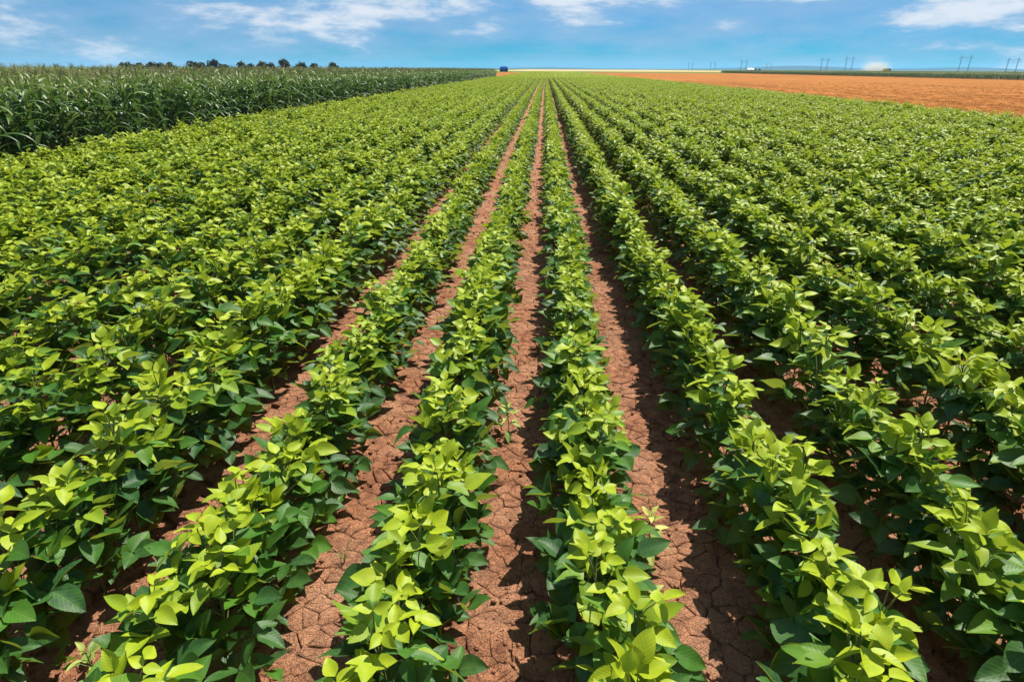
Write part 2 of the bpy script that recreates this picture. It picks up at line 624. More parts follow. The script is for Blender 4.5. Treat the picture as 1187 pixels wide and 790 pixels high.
sheet('stubble_field', X_STUB, 130, 5, Y_END + 10, 0.004, M_STUB, 0.12, 600)
sheet('stubble_field', -190, -9.9, 142, Y_END + 30, 0.004, M_STUB, 0.2, 60)
sheet('green_field', -60, 330, 432, 640, 0.010, M_GREEN)
sheet('wheat_field', -60, 330, 645, 2200, 0.012, M_PALE)
sheet('green_field', 331, 2600, 520, 2300, 0.012, M_GREEN)
sheet('green_field', -3500, -62, 460, 2600, 0.012, M_GREEN)
sheet('far_meadow', -6000, 6000, 2650, 7000, 0.03, M_GREEN)
tag(mesh_obj('corn_soil', [(110, 60, 0.03), (330, 60, 0.03), (330, 500, 0.03), (131, 500, 0.03)], [(0, 1, 2, 3)], M_SOIL), kind='structure')


# low blue hills on the horizon
def hills():
    v, f = [], []
    n = 160
    prof = [0.0, 0.55, 1.0, 0.5, 0.0]
    for i in range(n + 1):
        px = -250 + (1700) * i / n
        d = ray(px, 80)
        base = 9000.0
        h = 7 + 7 * noise.noise((px * 0.012, 3.1, 0))
        h += 46 * math.exp(-((px - 925) / 75) ** 2) + 34 * math.exp(-((px - 1120) / 70) ** 2) + 12 * math.exp(-((px - 640) / 40) ** 2) + 3 * noise.noise((px * 0.05, 8, 0))
        h = max(h, 3)
        for j, q in enumerate(prof):
            y = base + (j - 2) * 350
            v.append((d.x / d.y * base, y, h * q))
    for i in range(n):
        for j in range(4):
            a = i * 5 + j
            f.append((a, a + 5, a + 6, a + 1))
    return tag(mesh_obj('hills', v, f, M_HILL, smooth=True), kind='structure')


hills()


# ---- cracked crust between the rows ----------------------------------------
def soil_plates():
    r = random.Random(21)
    cell = 0.072
    made = []

    def nz(x, y, s, o):
        return noise.noise((x * s, y * s, o))
    for k in range(-5, 5):
        xc = ROWX(k) + PITCH / 2
        near = abs(k + 0.5) < 3.2
        y0, y1 = 1.15, (8.6 if near else 5.2)
        hw = 0.26
        nx, ny = int(2 * hw / cell) + 3, int((y1 - y0) / cell) + 3
        P = {}
        for i in range(nx):
            for j in range(ny):
                if r.random() < 0.25:
                    continue
                P[i, j] = (xc - hw + (i - 1 + r.uniform(0.02, 0.98)) * cell, y0 + (j - 1 + r.uniform(0.02, 0.98)) * cell)
        for (i, j), (px, py) in P.items():
            if i in (0, nx - 1) or j in (0, ny - 1):
                continue
            poly = [(px - 0.14, py - 0.14), (px + 0.14, py - 0.14), (px + 0.14, py + 0.14), (px - 0.14, py + 0.14)]
            for di in (-2, -1, 0, 1, 2):
                for dj in (-2, -1, 0, 1, 2):
                    if (di, dj) == (0, 0) or (i + di, j + dj) not in P:
                        continue
                    qx, qy = P[i + di, j + dj]
                    ex, ey = qx - px, qy - py
                    L = math.hypot(ex, ey)
                    if L < 1e-6:
                        continue
                    ex, ey = ex / L, ey / L
                    hsh = abs(math.sin((px + qx) * 917.3 + (py + qy) * 533.1))
                    gap = 0.0003 + 0.0034 * hsh ** 4
                    lim = L / 2 - gap
                    new = []
                    m = len(poly)
                    for a in range(m):
                        A, B = poly[a], poly[(a + 1) % m]
                        da = (A[0] - px) * ex + (A[1] - py) * ey - lim
                        db = (B[0] - px) * ex + (B[1] - py) * ey - lim
                        if da <= 0:
                            new.append(A)
                        if (da < 0 < db) or (db < 0 < da):
                            t = da / (da - db)
                            new.append((A[0] + (B[0] - A[0]) * t, A[1] + (B[1] - A[1]) * t))
                    poly = new
                    if len(poly) < 3:
                        break
                if len(poly) < 3:
                    break
            if len(poly) < 3:
                continue
            ring = []
            m = len(poly)
            for a in range(m):
                A, B = poly[a], poly[(a + 1) % m]
                Ln = math.hypot(A[0] - B[0], A[1] - B[1])
                if Ln < 0.004:
                    continue
                ns = 2 if Ln > 0.03 else 1
                for q in range(ns):
                    x = A[0] + (B[0] - A[0]) * q / ns
                    y = A[1] + (B[1] - A[1]) * q / ns
                    ring.append((x, y))
            if len(ring) < 4:
                continue
            tilt = (r.uniform(-0.05, 0.05), r.uniform(-0.05, 0.05))

            def warp(x, y):
                return x + 0.016 * nz(x, y, 14, 1) + 0.005 * nz(x, y, 45, 4), y + 0.016 * nz(x, y, 14, 7) + 0.005 * nz(x, y, 45, 9)

            def top(x, y):
                return 0.024 + 0.016 * nz(x, y, 3.0, 2) + 0.007 * nz(x, y, 13, 5) + 0.0045 * nz(x, y, 40, 6) + tilt[0] * (x - px) + tilt[1] * (y - py)
            gx = sum(p[0] for p in ring) / len(ring)
            gy = sum(p[1] for p in ring) / len(ring)
            V, F = [], []
            n = len(ring)
            for x, y in ring:
                wx, wy = warp(x, y)
                V.append((wx, wy, -0.012))
            for x, y in ring:
                wx, wy = warp(x, y)
                V.append((wx, wy, top(x, y) - 0.0018))
            for x, y in ring:
                x, y = gx + (x - gx) * 0.84, gy + (y - gy) * 0.84
                wx, wy = warp(x, y)
                V.append((wx, wy, top(x, y)))
            wx, wy = warp(gx, gy)
            V.append((wx, wy, top(gx, gy) + r.uniform(-0.002, 0.004)))
            for a in range(n):
                b = (a + 1) % n
                F.append((a, b, n + b, n + a))
                F.append((n + a, n + b, 2 * n + b, 2 * n + a))
                F.append((2 * n + a, 2 * n + b, 3 * n))
            pr = project((px, py, 0.02))
            vis = pr is not None and -20 < pr[0] < IW + 20 and -20 < pr[1] < IH + 20 and abs(px - xc) < 0.17
            made.append((pr[2] if vis else 1e9 + r.random(), V, F))
    made.sort(key=lambda q: q[0])
    for d, V, F in made[:300]:
        c = V[-1]
        o = mesh_obj('soil_plate', [(x - c[0], y - c[1], z) for x, y, z in V], F, M_SOIL, GROUND, True)
        o.location = (c[0], c[1], 0)
    mb = MB()
    for d, V, F in made[300:]:
        mb.raw(V, F)
    o = mb.build('soil_crust', M_SOIL, GROUND, True)
    o['kind'] = 'stuff'
    o['label'] = 'cracked reddish-brown soil crust between the crop rows'


soil_plates()


def clods():
    r = random.Random(4)
    ico = []
    g = (1 + 5 ** 0.5) / 2
    base = [(-1, g, 0), (1, g, 0), (-1, -g, 0), (1, -g, 0), (0, -1, g), (0, 1, g), (0, -1, -g), (0, 1, -g), (g, 0, -1), (g, 0, 1), (-g, 0, -1), (-g, 0, 1)]
    fs = [(0, 11, 5), (0, 5, 1), (0, 1, 7), (0, 7, 10), (0, 10, 11), (1, 5, 9), (5, 11, 4), (11, 10, 2), (10, 7, 6), (7, 1, 8),
          (3, 9, 4), (3, 4, 2), (3, 2, 6), (3, 6, 8), (3, 8, 9), (4, 9, 5), (2, 4, 11), (6, 2, 10), (8, 6, 7), (9, 8, 1)]
    mb = MB()
    for k in range(-5, 5):
        xc = ROWX(k) + PITCH / 2
        cnt = 900 if abs(k + 0.5) < 3.2 else 350
        for i in range(cnt):
            y = 1.2 + 20 * r.random() ** 1.8
            x = xc + r.gauss(0, 0.15)
            s = 0.003 + 0.012 * r.random() ** 3 + (0.012 * r.random() if y > 8 else 0)
            z = (0.024 if y < 8.5 and abs(x - xc) < 0.28 else 0.0) + s * 0.25
            e = Euler((r.uniform(0, 6), r.uniform(0, 6), r.uniform(0, 6))).to_matrix()
            vs = []
            for p in base:
                q = e @ (Vector(p) * (s * 0.53 * r.uniform(0.7, 1.25)))
                vs.append((x + q.x, y + q.y, z + q.z * 0.75))
            mb.raw(vs, fs)
    o = mb.build('soil_clods', M_SOIL, None, True)
    tag(o, 'loose reddish-brown soil crumbs strewn between the crop rows', 'soil', kind='stuff')


clods()

# ================================================================== SOYBEANS
field_r = random.Random(11)
spots = []
for k in range(K0, K1 + 1):
    X = ROWX(k)
    y = max(0.7, (abs(X) - 5.0) / 0.95) + field_r.uniform(0, 0.15)
    while y < 125:
        if field_r.random() > 0.02:
            spots.append((k, X + field_r.gauss(0, 0.03) + 0.05 * noise.noise((k * 3.7, y * 0.35, 1)), y,
                          field_r.uniform(0, 6.283), field_r.uniform(0.86, 1.12) * (0.98 if -3 < k < 1 else 1.02) * (1.0 + 0.14 * noise.noise((k * 1.3, y * 0.6, 9)))))
        y += field_r.uniform(0.12, 0.165)
inview = []
rest = []
for s in spots:
    pr = project((s[1], s[2], 0.3))
    if pr and -15 < pr[0] < IW + 15 and -10 < pr[1] < IH + 40:
        inview.append((pr[2], s))
    else:
        rest.append(s)
inview.sort(key=lambda q: q[0])
hero = [s for d, s in inview[:300]]
rest += [s for d, s in inview[300:]]

byrow = {}
for s in sorted(hero, key=lambda q: (q[0], q[2])):
    byrow.setdefault(s[0], []).append(s)
for k, lst in byrow.items():
    side = 'right' if k >= 0 else 'left'
    n = k + 1 if k >= 0 else -k
    for i, (_, x, y, rz, sc) in enumerate(lst):
        r = random.Random(int(x * 1000) * 7919 + int(y * 1000))
        leaves, tubes = soy_plant(r, *((1.0, 1.0) if -3 < k < 1 else (1.18, 0.78, 1.08)))
        if r.random() < 0.5:
            rz = 0 if r.random() < 0.5 else math.pi
        root = empty('soybean_plant', (x, y, 0), 0.0, sc)
        tag(root, 'soybean plant, %s nearest the viewer in %s row %s of the middle soil path' % (ordinal(i + 1), ordinal(n), side),
            'soybean plant', 'soybean plants in the near rows')
        tubes_mesh('stem', tubes, M_STEM, 4, True, root)
        for me, mx in leaves:
            o = bpy.data.objects.new('leaf', me)
            COL.objects.link(o)
            o.parent = root
            o.matrix_basis = mx

tmpl = []
for i in range(12):
    lv, tb = soy_plant(random.Random(500 + i), *((1.0, 1.0) if i < 4 else (1.18, 0.78, 1.08)))
    tmpl.append(merge_leaves('soybean', lv, tb, M_SOY, M_STEM))
pts = [(x, y, 0, 0, 0, (0 if field_r.random() < 0.5 else math.pi) + field_r.uniform(-0.4, 0.4), sc, field_r.randrange(4) if -3 < k < 1 else field_r.randrange(4, 12)) for k, x, y, rz, sc in rest]
scatter('soybean_field', tmpl, pts, 'long green soybean rows running to the horizon behind the nearest plants', 'soybean field')


def soy_chunk(seed):
    r = random.Random(seed)
    lv = []
    for i in range(230):
        y = r.uniform(-2.05, 2.05)
        x = r.gauss(0, 0.11)
        z = 0.55 - 1.6 * x * x * 3 - r.random() ** 2 * 0.25
        z = max(z, 0.08) * (0.92 + 0.2 * r.random())
        s = r.uniform(0.14, 0.20)
        rot = Matrix.Rotation(r.uniform(0, 6.28), 4, 'Z') @ Matrix.Rotation(R(r.uniform(-25, 55)), 4, 'X') @ Matrix.Rotation(R(r.gauss(0, 22)), 4, 'Y')
        ai = max(0, min(4, int(z / 0.5 * 5 + r.uniform(-1, 1))))  # height picks leaf age, with row shade painted into low leaves
        lv.append((SOY[ai][r.randrange(6)], Matrix.Translation((x, y, z)) @ rot @ Matrix.Diagonal((s, s, s, 1))))
    return merge_leaves('chunk', lv, [], M_SOY, M_STEM)


chunks = [soy_chunk(900 + i) for i in range(5)]
pts = []
for k in range(K0, K1 + 1):
    y = 127.0
    while y < Y_END:
        pts.append((ROWX(k) + field_r.gauss(0, 0.03), y, 0, 0, 0, math.pi * field_r.randrange(2), field_r.uniform(0.92, 1.08), field_r.randrange(5)))
        y += 3.9
scatter('far_soybean_rows', chunks, pts, 'far ends of the soybean rows below the horizon', 'soybean field')


# ================================================================== CORN
def corn_blade(seed, age):
    r = random.Random(seed)
    nu, nv = 9, 2
    L, w = 1.0, r.uniform(0.045, 0.06)
    ang = R(r.uniform(18, 38))
    bendt = r.uniform(1.3, 2.4)
    tw = r.uniform(-0.7, 0.7)
    V, F, UV = [], [], []
    y = z = 0.0
    for i in range(nu + 1):
        t = i / nu
        a = ang + bendt * t ** 1.5
        if i:
            y += math.sin(a) * L / nu
            z += math.cos(a) * L / nu
        hw = w * (math.sin(math.pi * (0.12 + 0.88 * t) ** 0.7) ** 0.8) if t < 1 else 0.002
        rolla = tw * t * t
        for j in range(nv + 1):
            s = -1 + j
            lx, lz = s * hw, abs(s) * hw * 0.45
            lx2 = lx * math.cos(rolla) - lz * math.sin(rolla)
            lz2 = lx * math.sin(rolla) + lz * math.cos(rolla)
            V.append((lx2, y - lz2 * math.cos(a), z + lz2 * math.sin(a)))
            UV.append((0.5 + 0.5 * s, t))
    for i in range(nu):
        for j in range(nv):
            a = i * (nv + 1) + j
            F.append((a, a + 1, a + nv + 2, a + nv + 1))
    me = bpy.data.meshes.new('leaf')
    me.from_pydata(V, [], F)
    me.materials.append(M_CORN)
    me.polygons.foreach_set('use_smooth', [True] * len(F))
    uvl = me.uv_layers.new(name='UVMap')
    li = np.empty(len(me.loops), np.int32)
    me.loops.foreach_get('vertex_index', li)
    uvl.data.foreach_set('uv', np.array(UV, np.float32)[li].ravel())
    me.attributes.new('age', 'FLOAT', 'POINT').data.foreach_set('value', [age] * len(V))
    return me


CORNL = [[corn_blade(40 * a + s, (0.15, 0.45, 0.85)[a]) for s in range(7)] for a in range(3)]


def tassel_shape(mb, z0, r):
    mb.tube([(0, 0, z0), (0.005, 0, z0 + 0.13), (0.0, 0.01, z0 + 0.27)], (0.007, 0.006, 0.003), 3, False)
    for i in range(6):
        a = r.uniform(0, 6.28)
        c, s = math.cos(a), math.sin(a)
        zb = z0 + 0.03 + 0.02 * i
        mb.tube([(0, 0, zb), (0.04 * c, 0.04 * s, zb + 0.09), (0.10 * c, 0.10 * s, zb + 0.12)], (0.005, 0.005, 0.003), 3, False)


def corn_plant(r):
    H = r.uniform(1.68, 1.86)
    leaves = []
    az = r.uniform(0, 6.28)
    n = 12
    for i in range(n):
        q = i / (n - 1)
        az += math.pi + r.uniform(-0.5, 0.5)
        z = 0.15 + (H - 0.25) * q
        s = (0.62 + 0.28 * math.sin(math.pi * q)) * r.uniform(0.85, 1.12) * (0.75 if q > 0.9 else 1)
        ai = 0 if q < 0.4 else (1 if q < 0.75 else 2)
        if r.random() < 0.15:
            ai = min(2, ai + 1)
        rot = Matrix.Rotation(az, 4, 'Z') @ Matrix.Rotation(R(r.uniform(-8, 10)), 4, 'X')
        leaves.append((CORNL[ai][r.randrange(7)], Matrix.Translation((0, 0, z)) @ rot @ Matrix.Diagonal((s, s, s, 1))))
    return H, leaves


corn_r = random.Random(31)
stalk_kinds = []
for i in range(4):
    mb = MB()
    mb.tube([(0, 0, -0.02), (0.01, 0, 0.6), (0.0, 0.012, 1.2), (0, 0, 1.0 * 1.75)], (0.017, 0.014, 0.011, 0.007), 5, False)
    st = mb.build('stalk', M_STALK, None, True, False).data
    mb = MB()
    tassel_shape(mb, 1.74, random.Random(i))
    ta = mb.build('tassel', M_TASSEL, None, True, False).data
    stalk_kinds.append((st, ta))

corn_spots = []
y = 4.0
while y < 139:
    corn_spots.append((X_CORN + corn_r.gauss(0, 0.05), y, corn_r.uniform(0, 6.28), corn_r.uniform(0.91, 1.06)))
    y += corn_r.uniform(0.16, 0.25)
heroc, restc = [], []
for s in corn_spots:
    pr = project((s[0], s[1], 1.0))
    if pr and pr[0] > -22 and len(heroc) < 300:
        heroc.append(s)
    else:
        restc.append(s)
for i, (x, y, rz, sc) in enumerate(heroc):
    r = random.Random(7000 + i)
    H, leaves = corn_plant(r)
    root = empty('corn_plant', (x, y, 0), rz, sc)
    tag(root, 'tall green corn plant, %s from the left in front row of the corn block' % ordinal(i + 1), 'corn plant', 'corn plants in the front row of the corn block')
    st, ta = stalk_kinds[i % 4]
    for nm, me in (('stalk', st), ('tassel', ta)):
        o = bpy.data.objects.new(nm, me)
        COL.objects.link(o)
        o.parent = root
    for me, mx in leaves:
        o = bpy.data.objects.new('leaf', me)
        COL.objects.link(o)
        o.parent = root
        o.matrix_basis = mx

ctm = []
for i in range(8):
    r = random.Random(80 + i)
    H, leaves = corn_plant(r)
    tb = [([(0, 0, -0.02), (0.01, 0, 0.6), (0, 0.01, 1.2), (0, 0, H)], (0.017, 0.014, 0.011, 0.007))]
    mbt = []
    for q in range(6):
        a = r.uniform(0, 6.28)
        zb = H + 0.03 + 0.02 * q
        mbt.append(([(0, 0, zb), (0.04 * math.cos(a), 0.04 * math.sin(a), zb + 0.09), (0.1 * math.cos(a), 0.1 * math.sin(a), zb + 0.12)], (0.005, 0.005, 0.003)))
    mbt.append(([(0, 0, H), (0, 0, H + 0.27)], (0.007, 0.003)))
    ctm.append(merge_leaves('corn', leaves, tb + mbt, M_CORN, M_TASSEL))
pts = [(x, y, 0, 0, 0, rz, sc, corn_r.randrange(8)) for x, y, rz, sc in restc]
for j in range(1, 16):
    y = 5.0
    while y < 139:
        pts.append((X_CORN - 0.70 * j + corn_r.gauss(0, 0.05), y, 0, corn_r.gauss(0, 0.04), corn_r.gauss(0, 0.04), corn_r.uniform(0, 6.28), corn_r.uniform(0.92, 1.07), corn_r.randrange(8)))
        y += corn_r.uniform(0.17, 0.27) * (1 if y < 70 else 1.5)
scatter('corn_block', ctm, pts, 'dense dark green corn rows behind the front row at left', 'corn')

ctm2 = [bpy.data.objects.new('corn', o.data) for o in ctm]
pts = []
for j in range(34):
    y = 70.0
    while y < 470:
        pts.append((112 + 1.1 * j + (1.6 if j > 12 else 0) * (j - 12) + 0.02 * y + corn_r.gauss(0, 0.15), y, 0, 0, 0, corn_r.uniform(0, 6.28), corn_r.uniform(0.82, 0.93), corn_r.randrange(8)))
        y += corn_r.uniform(0.4, 0.7) if j > 2 else corn_r.uniform(0.2, 0.35)
scatter('corn_strip', ctm2, pts, 'low dark strip of corn beyond the orange stubble field', 'corn')


# ================================================================== STUBBLE STRAW
def straw_tuft(seed, tall):
    r = random.Random(seed)
    mb = MB()
    for i in range(16):
        x, y = r.gauss(0, 0.10), r.gauss(0, 0.16)
        h = r.uniform(0.5, 1.0) * tall
        lx, ly = r.gauss(0, 0.35) * h, r.gauss(0, 0.35) * h
        w = 0.006
        a = r.uniform(0, 3.14)
        dx, dy = math.cos(a) * w, math.sin(a) * w
        mb.raw([(x - dx, y - dy, -0.01), (x + dx, y + dy, -0.01), (x + lx + dx * 0.5, y + ly + dy * 0.5, h), (x + lx - dx * 0.5, y + ly - dy * 0.5, h)], [(0, 1, 2, 3)])
    return mb.build('straw', M_STRAW, None, False, False)


srcs = [straw_tuft(i, 0.075) for i in range(5)] + [straw_tuft(20 + i, 0.26) for i in range(3)]
pts = []
sr = random.Random(77)
for i in range(30000):
    y = 14 + 130 * sr.random() ** 1.3
    xm = min(112, y * 0.98 + 6)
    if xm <= X_STUB:
        continue
    if sr.random() < (y - 30) / 115:
        continue
    x = X_STUB + 0.3 + (xm - X_STUB) * sr.random() ** 1.2
    x = X_STUB + round((x - X_STUB) / 0.25) * 0.25 + sr.gauss(0, 0.04)
    pts.append((x, y, 0, 0, 0, sr.uniform(0, 6.28), sr.uniform(0.7, 1.3), sr.randrange(5)))
for i in range(2200):
    y = 18 + 150 * sr.random() ** 1.3
    pts.append((X_STUB + sr.gauss(0.15, 0.22), y, 0, 0, 0, sr.uniform(0, 6.28), sr.uniform(0.6, 1.2), 5 + sr.randrange(3)))
scatter('straw_stubble', srcs, pts, 'cut orange straw standing in the stubble field at right', 'stubble')

# ================================================================== WEEDS IN THE ROWS
WEEDL = [[blade_mesh('leaf', M_WEED, 3000 + 10 * a + s, (0.15, 0.55, 1.0)[a], width=0.24, fold=0.3, curl=0.4) for s in range(4)] for a in range(3)]


def weed(px, py, h, n, size, a0, label, rseed, lift=0.0):
    d = ray(px, py)
    g = CAMLOC + d * ((h * 0.8 - CAMH) / d.z)
    r = random.Random(rseed)
    root = empty('weed', (g.x, g.y, 0))
    tag(root, label, 'weed')
    tubes = [([(0, 0, -0.01), (0.01, 0, h * 0.5), (0.0, 0.01, h)], (0.004, 0.003, 0.002))]
    az = 0
    for i in range(n):
        q = i / (n - 1)
        az += 2.4
        z = h * (0.25 + 0.75 * q)
        pl = 0.05 * (1 - 0.6 * q)
        up = R(20 + 45 * q)
        d = Vector((math.cos(az) * math.cos(up), math.sin(az) * math.cos(up), math.sin(up)))
        p0 = Vector((0.005, 0.005, z))
        p1 = p0 + d * pl
        tubes.append(([p0, p1], (0.002, 0.0015)))
        s = size * (1.0 - 0.45 * q) * r.uniform(0.85, 1.15)
        rot = Matrix.Rotation(az - math.pi / 2, 4, 'Z') @ Matrix.Rotation(R(-15 + 55 * q + r.uniform(-12, 12)), 4, 'X')
        ai = min(2, max(0, int(a0 + q * 1.6 + r.uniform(-0.3, 0.5))))
        o = bpy.data.objects.new('leaf', WEEDL[ai][r.randrange(4)])
        COL.objects.link(o)
        o.parent = root
        o.matrix_basis = Matrix.Translation(p1) @ rot @ Matrix.Diagonal((s, s, s, 1))
    tubes_mesh('stem', tubes, M_STEM, 4, True, root)


weed(752, 610, 0.26, 16, 0.085, 1.0, 'pale yellow weed with narrow leaves on right edge of the row right of centre', 1)
weed(746, 697, 0.20, 9, 0.13, 0.2, 'variegated dark green weed low down beside the soil path right of centre', 2)
weed(588, 482, 0.20, 12, 0.085, 0.9, 'small pale weed leaning over the left side of the middle soil path', 3)
weed(1040, 745, 0.14, 12, 0.07, 0.3, 'small low weed in the dark gap near the bottom right corner', 4)
weed(100, 765, 0.14, 10, 0.085, 0.3, 'small low weed in the dark gap near the bottom left corner', 5)
weed(712, 492, 0.22, 12, 0.08, 0.9, 'pale weed beside the soil path right of centre, farther up the row', 6)


def grass_tuft(px, py, n, h, label, seed):
    g = ground_at(px, py)
    r = random.Random(seed)
    root = empty('grass_tuft', (g.x, g.y, 0.018))
    tag(root, label, 'grass')
    for i in range(n):
        a = r.uniform(0, 6.28)
        c, s = math.cos(a), math.sin(a)
        hh = h * r.uniform(0.5, 1)
        w = 0.003
        V = []
        for q in range(5):
            t = q / 4
            rr = hh * 0.7 * t * t
            V += [(c * rr - s * w * (1 - t), s * rr + c * w * (1 - t), hh * (t - 0.25 * t * t)), (c * rr + s * w * (1.02 - t), s * rr - c * w * (1.02 - t), hh * (t - 0.25 * t * t))]
        mesh_obj('blade', V, [(2 * q, 2 * q + 1, 2 * q + 3, 2 * q + 2) for q in range(4)], M_GRASS, root, True)


grass_tuft(400, 655, 9, 0.11, 'thin grass seedling tuft on the soil path left of the centre rows', 1)
grass_tuft(205, 735, 8, 0.12, 'thin grass seedling tuft on the soil near the bottom left corner', 2)
grass_tuft(690, 470, 6, 0.07, 'tiny grass seedling beside the soil path just right of centre', 3)

# ================================================================== FAR THINGS
# (x of crown centre, y of crown top, half-width in px, label)
TREES = [
    (145, 72.5, 6.5, 'leftmost round tree above the corn block'),
    (159, 73.5, 6.0, 'low tree just right of the leftmost round tree above the corn'),
    (173, 71.5, 6.0, 'third tree from the left above the corn block'),
    (185, 74.0, 6.0, 'low flat tree, fourth from the left above the corn block'),
    (197, 72.2, 5.5, 'round dark tree left of the first gap in the tree line'),
    (223, 71.0, 6.5, 'tree just right of the first gap in the tree line'),
    (234, 73.5, 7.0, 'low wide tree between two taller ones above the corn'),
    (246, 69.3, 6.5, 'tall double-headed tree in the second clump above the corn'),
    (259, 74.8, 6.0, 'lowest tree at right end of the second clump above the corn'),
    (279, 72.0, 5.5, 'round tree at left end of the third clump above the corn'),
    (290, 74.0, 5.5, 'low tree, second of the third clump above the corn'),
    (302, 71.2, 6.0, 'taller tree in the middle of the third clump above the corn'),
    (313, 74.0, 6.0, 'low tree at right end of the third clump above the corn'),
    (328, 69.0, 7.5, 'tallest pointed tree above the corn block'),
    (348, 73.0, 7.0, 'wide low tree just right of the tallest pointed tree'),
    (363, 74.0, 6.0, 'second low tree right of the tallest pointed tree'),
    (386, 73.2, 5.5, 'lone rightmost tree above the corn block'),
]


def far_tree(px, py, hw, label, i, D=330.0, group='trees beyond the corn block'):
    r = random.Random(600 + i)
    topp = at_dist(px, py, D)
    H = topp.z
    rad = hw * D / FPX * 1.35
    root = empty('tree', (topp.x, D, 0))
    tag(root, label, 'tree', group)
    mb = MB()
    mb.tube([(0, 0, -0.1), (0.1, 0, H * 0.3), (0, 0.1, H * 0.75)], (0.028 * H, 0.02 * H, 0.006 * H), 6)
    for k in range(5):
        a = r.uniform(0, 6.28)
        z = H * r.uniform(0.28, 0.5)
        mb.tube([(0.05, 0.03, z), (math.cos(a) * rad * 0.6, math.sin(a) * rad * 0.6, z + H * 0.22)], (0.012 * H, 0.004 * H), 5)
    mb.build('trunk', M_BARK, root, True)
    lobes = []
    pointed = 'pointed' in label
    for k in range(11):
        a = r.uniform(0, 6.28)
        q = r.uniform(0, 1)
        z = H * (0.24 + 0.58 * q)
        rr = rad * (0.65 * (1 - 0.75 * q if pointed else 1 - 0.55 * q * q)) * r.uniform(0.3, 1)
        lobes.append((math.cos(a) * rr, math.sin(a) * rr, z, rad * r.uniform(0.28, 0.48)))
    lobes.append((0, 0, H - rad * 0.30, rad * 0.32))
    V, F = [], []
    for (lx, ly, lz, lr) in lobes:
        for q in range(80):
            d = Vector((r.gauss(0, 1), r.gauss(0, 1), r.gauss(0, 1))).normalized() * lr * r.uniform(0.55, 1.05)
            c = Vector((lx, ly, lz)) + Vector((d.x, d.y, d.z * 0.85))
            e = Euler((r.uniform(0, 6), r.uniform(0, 6), r.uniform(0, 6))).to_matrix()
            s = r.uniform(0.22, 0.5) * 0.8
            b = len(V)
            for ux, uy in ((-1, -0.6), (1, -0.7), (0.8, 0.7), (-0.9, 0.6)):
                V.append(tuple(c + e @ Vector((ux * s, uy * s, 0))))
            F.append((b, b + 1, b + 2, b + 3))
    mesh_obj('crown', V, F, M_TREE, root)


for i, (px, py, hw, lab) in enumerate(TREES):
    far_tree(px, py, hw, lab, i, 330.0 + 6 * (i % 4))


def pylon(px, pt, pxsep, D, label):
    topp = at_dist(px, pt, D)
    H = topp.z
    g = at_dist(px, pt, D)
    base = ray(px, 82)
    root = empty('power_pylon', (topp.x - 0.0, D, 0), R(-28))
    tag(root, label, 'pylon', 'power pylons on the horizon')
    sep = pxsep * D / FPX
    for s in (-1, 1):
        mb = MB()
        x = s * sep / 2
        w0, w1 = 1.2, 0.7
        n = 8
        for sx in (-1, 1):
            for sy in (-1, 1):
                mb.tube([(x + sx * w0 / 2, sy * w0 / 2, -0.3), (x + sx * w1 / 2, sy * w1 / 2, H)], 0.17, 4)
        for i in range(n):
            za, zb = H * i / n, H * (i + 1) / n
            wa, wb = w0 + (w1 - w0) * i / n, w0 + (w1 - w0) * (i + 1) / n
            q = 1 if i % 2 else -1
            for sy in (-1, 1):
                mb.tube([(x - q * wa / 2, sy * wa / 2, za), (x + q * wb / 2, sy * wb / 2, zb)], 0.06, 3)
                mb.tube([(x + sy * wa / 2, -q * wa / 2, za), (x + sy * wb / 2, q * wb / 2, zb)], 0.06, 3)
        mb.build('mast', M_STEEL, root)
    mb = MB()
    z = H * 0.84
    for zz_ in (z, z + 0.9):
        for sy in (-0.35, 0.35):
            mb.tube([(-sep * 0.8, sy, zz_), (sep * 0.8, sy, zz_)], 0.06, 4)
    m = 12
    for i in range(m):
        xa, xb = sep * (-0.8 + 1.6 * i / m), sep * (-0.8 + 1.6 * (i + 1) / m)
        for sy in (-0.35, 0.35):
            mb.tube([(xa, sy, z if i % 2 else z + 0.9), (xb, sy, z + 0.9 if i % 2 else z)], 0.06, 3)
    mb.build('crossarm', M_STEEL, root)
    for x in (-sep * 0.77, 0, sep * 0.77):
        mb = MB()
        pts_, rad_ = [], []
        for i in range(9):
            pts_.append((x, 0, z - 0.05 - 0.28 * i))
            rad_.append(0.16 if i % 2 else 0.07)
        mb.tube(pts_, rad_, 6)
        mb.build('insulator', M_PORC, root, True)


PYL = [
    (801, 72.5, 4.2, 2100, 'leftmost faint power pylon on the horizon'),
    (827, 72.0, 4.5, 1900, 'faint power pylon, second from the left on the horizon'),
    (863, 69.5, 5.0, 1500, 'power pylon standing left of the small white shed'),
    (892, 73.0, 5.0, 2300, 'short faint power pylon right of the small white shed'),
    (957, 67.2, 5.5, 1200, 'power pylon second to the left of the harvester and its dust'),
    (986, 65.5, 5.8, 1120, 'power pylon nearest to the harvester on its left side'),
    (1121, 64.0, 8.0, 900, 'tallest power pylon, first to the right of the harvester'),
    (1176, 67.0, 8.0, 960, 'rightmost power pylon at the picture edge'),
]
for p in PYL:
    pylon(*p)


# ---- combine harvester and its dust ----
M_YEL = simple_mat('yellow_paint', (0.80, 0.42, 0.03), 0.35, 0.1, 1.0)
M_DARK = simple_mat('cab_glass', (0.012, 0.012, 0.014), 0.1, 0.1, 1.0)
M_RUB = simple_mat('tyre_rubber', (0.02, 0.02, 0.02), 0.8, 0.1, 3.0)
M_GREY = simple_mat('dark_steel', (0.06, 0.06, 0.06), 0.5, 0.2, 2.0)


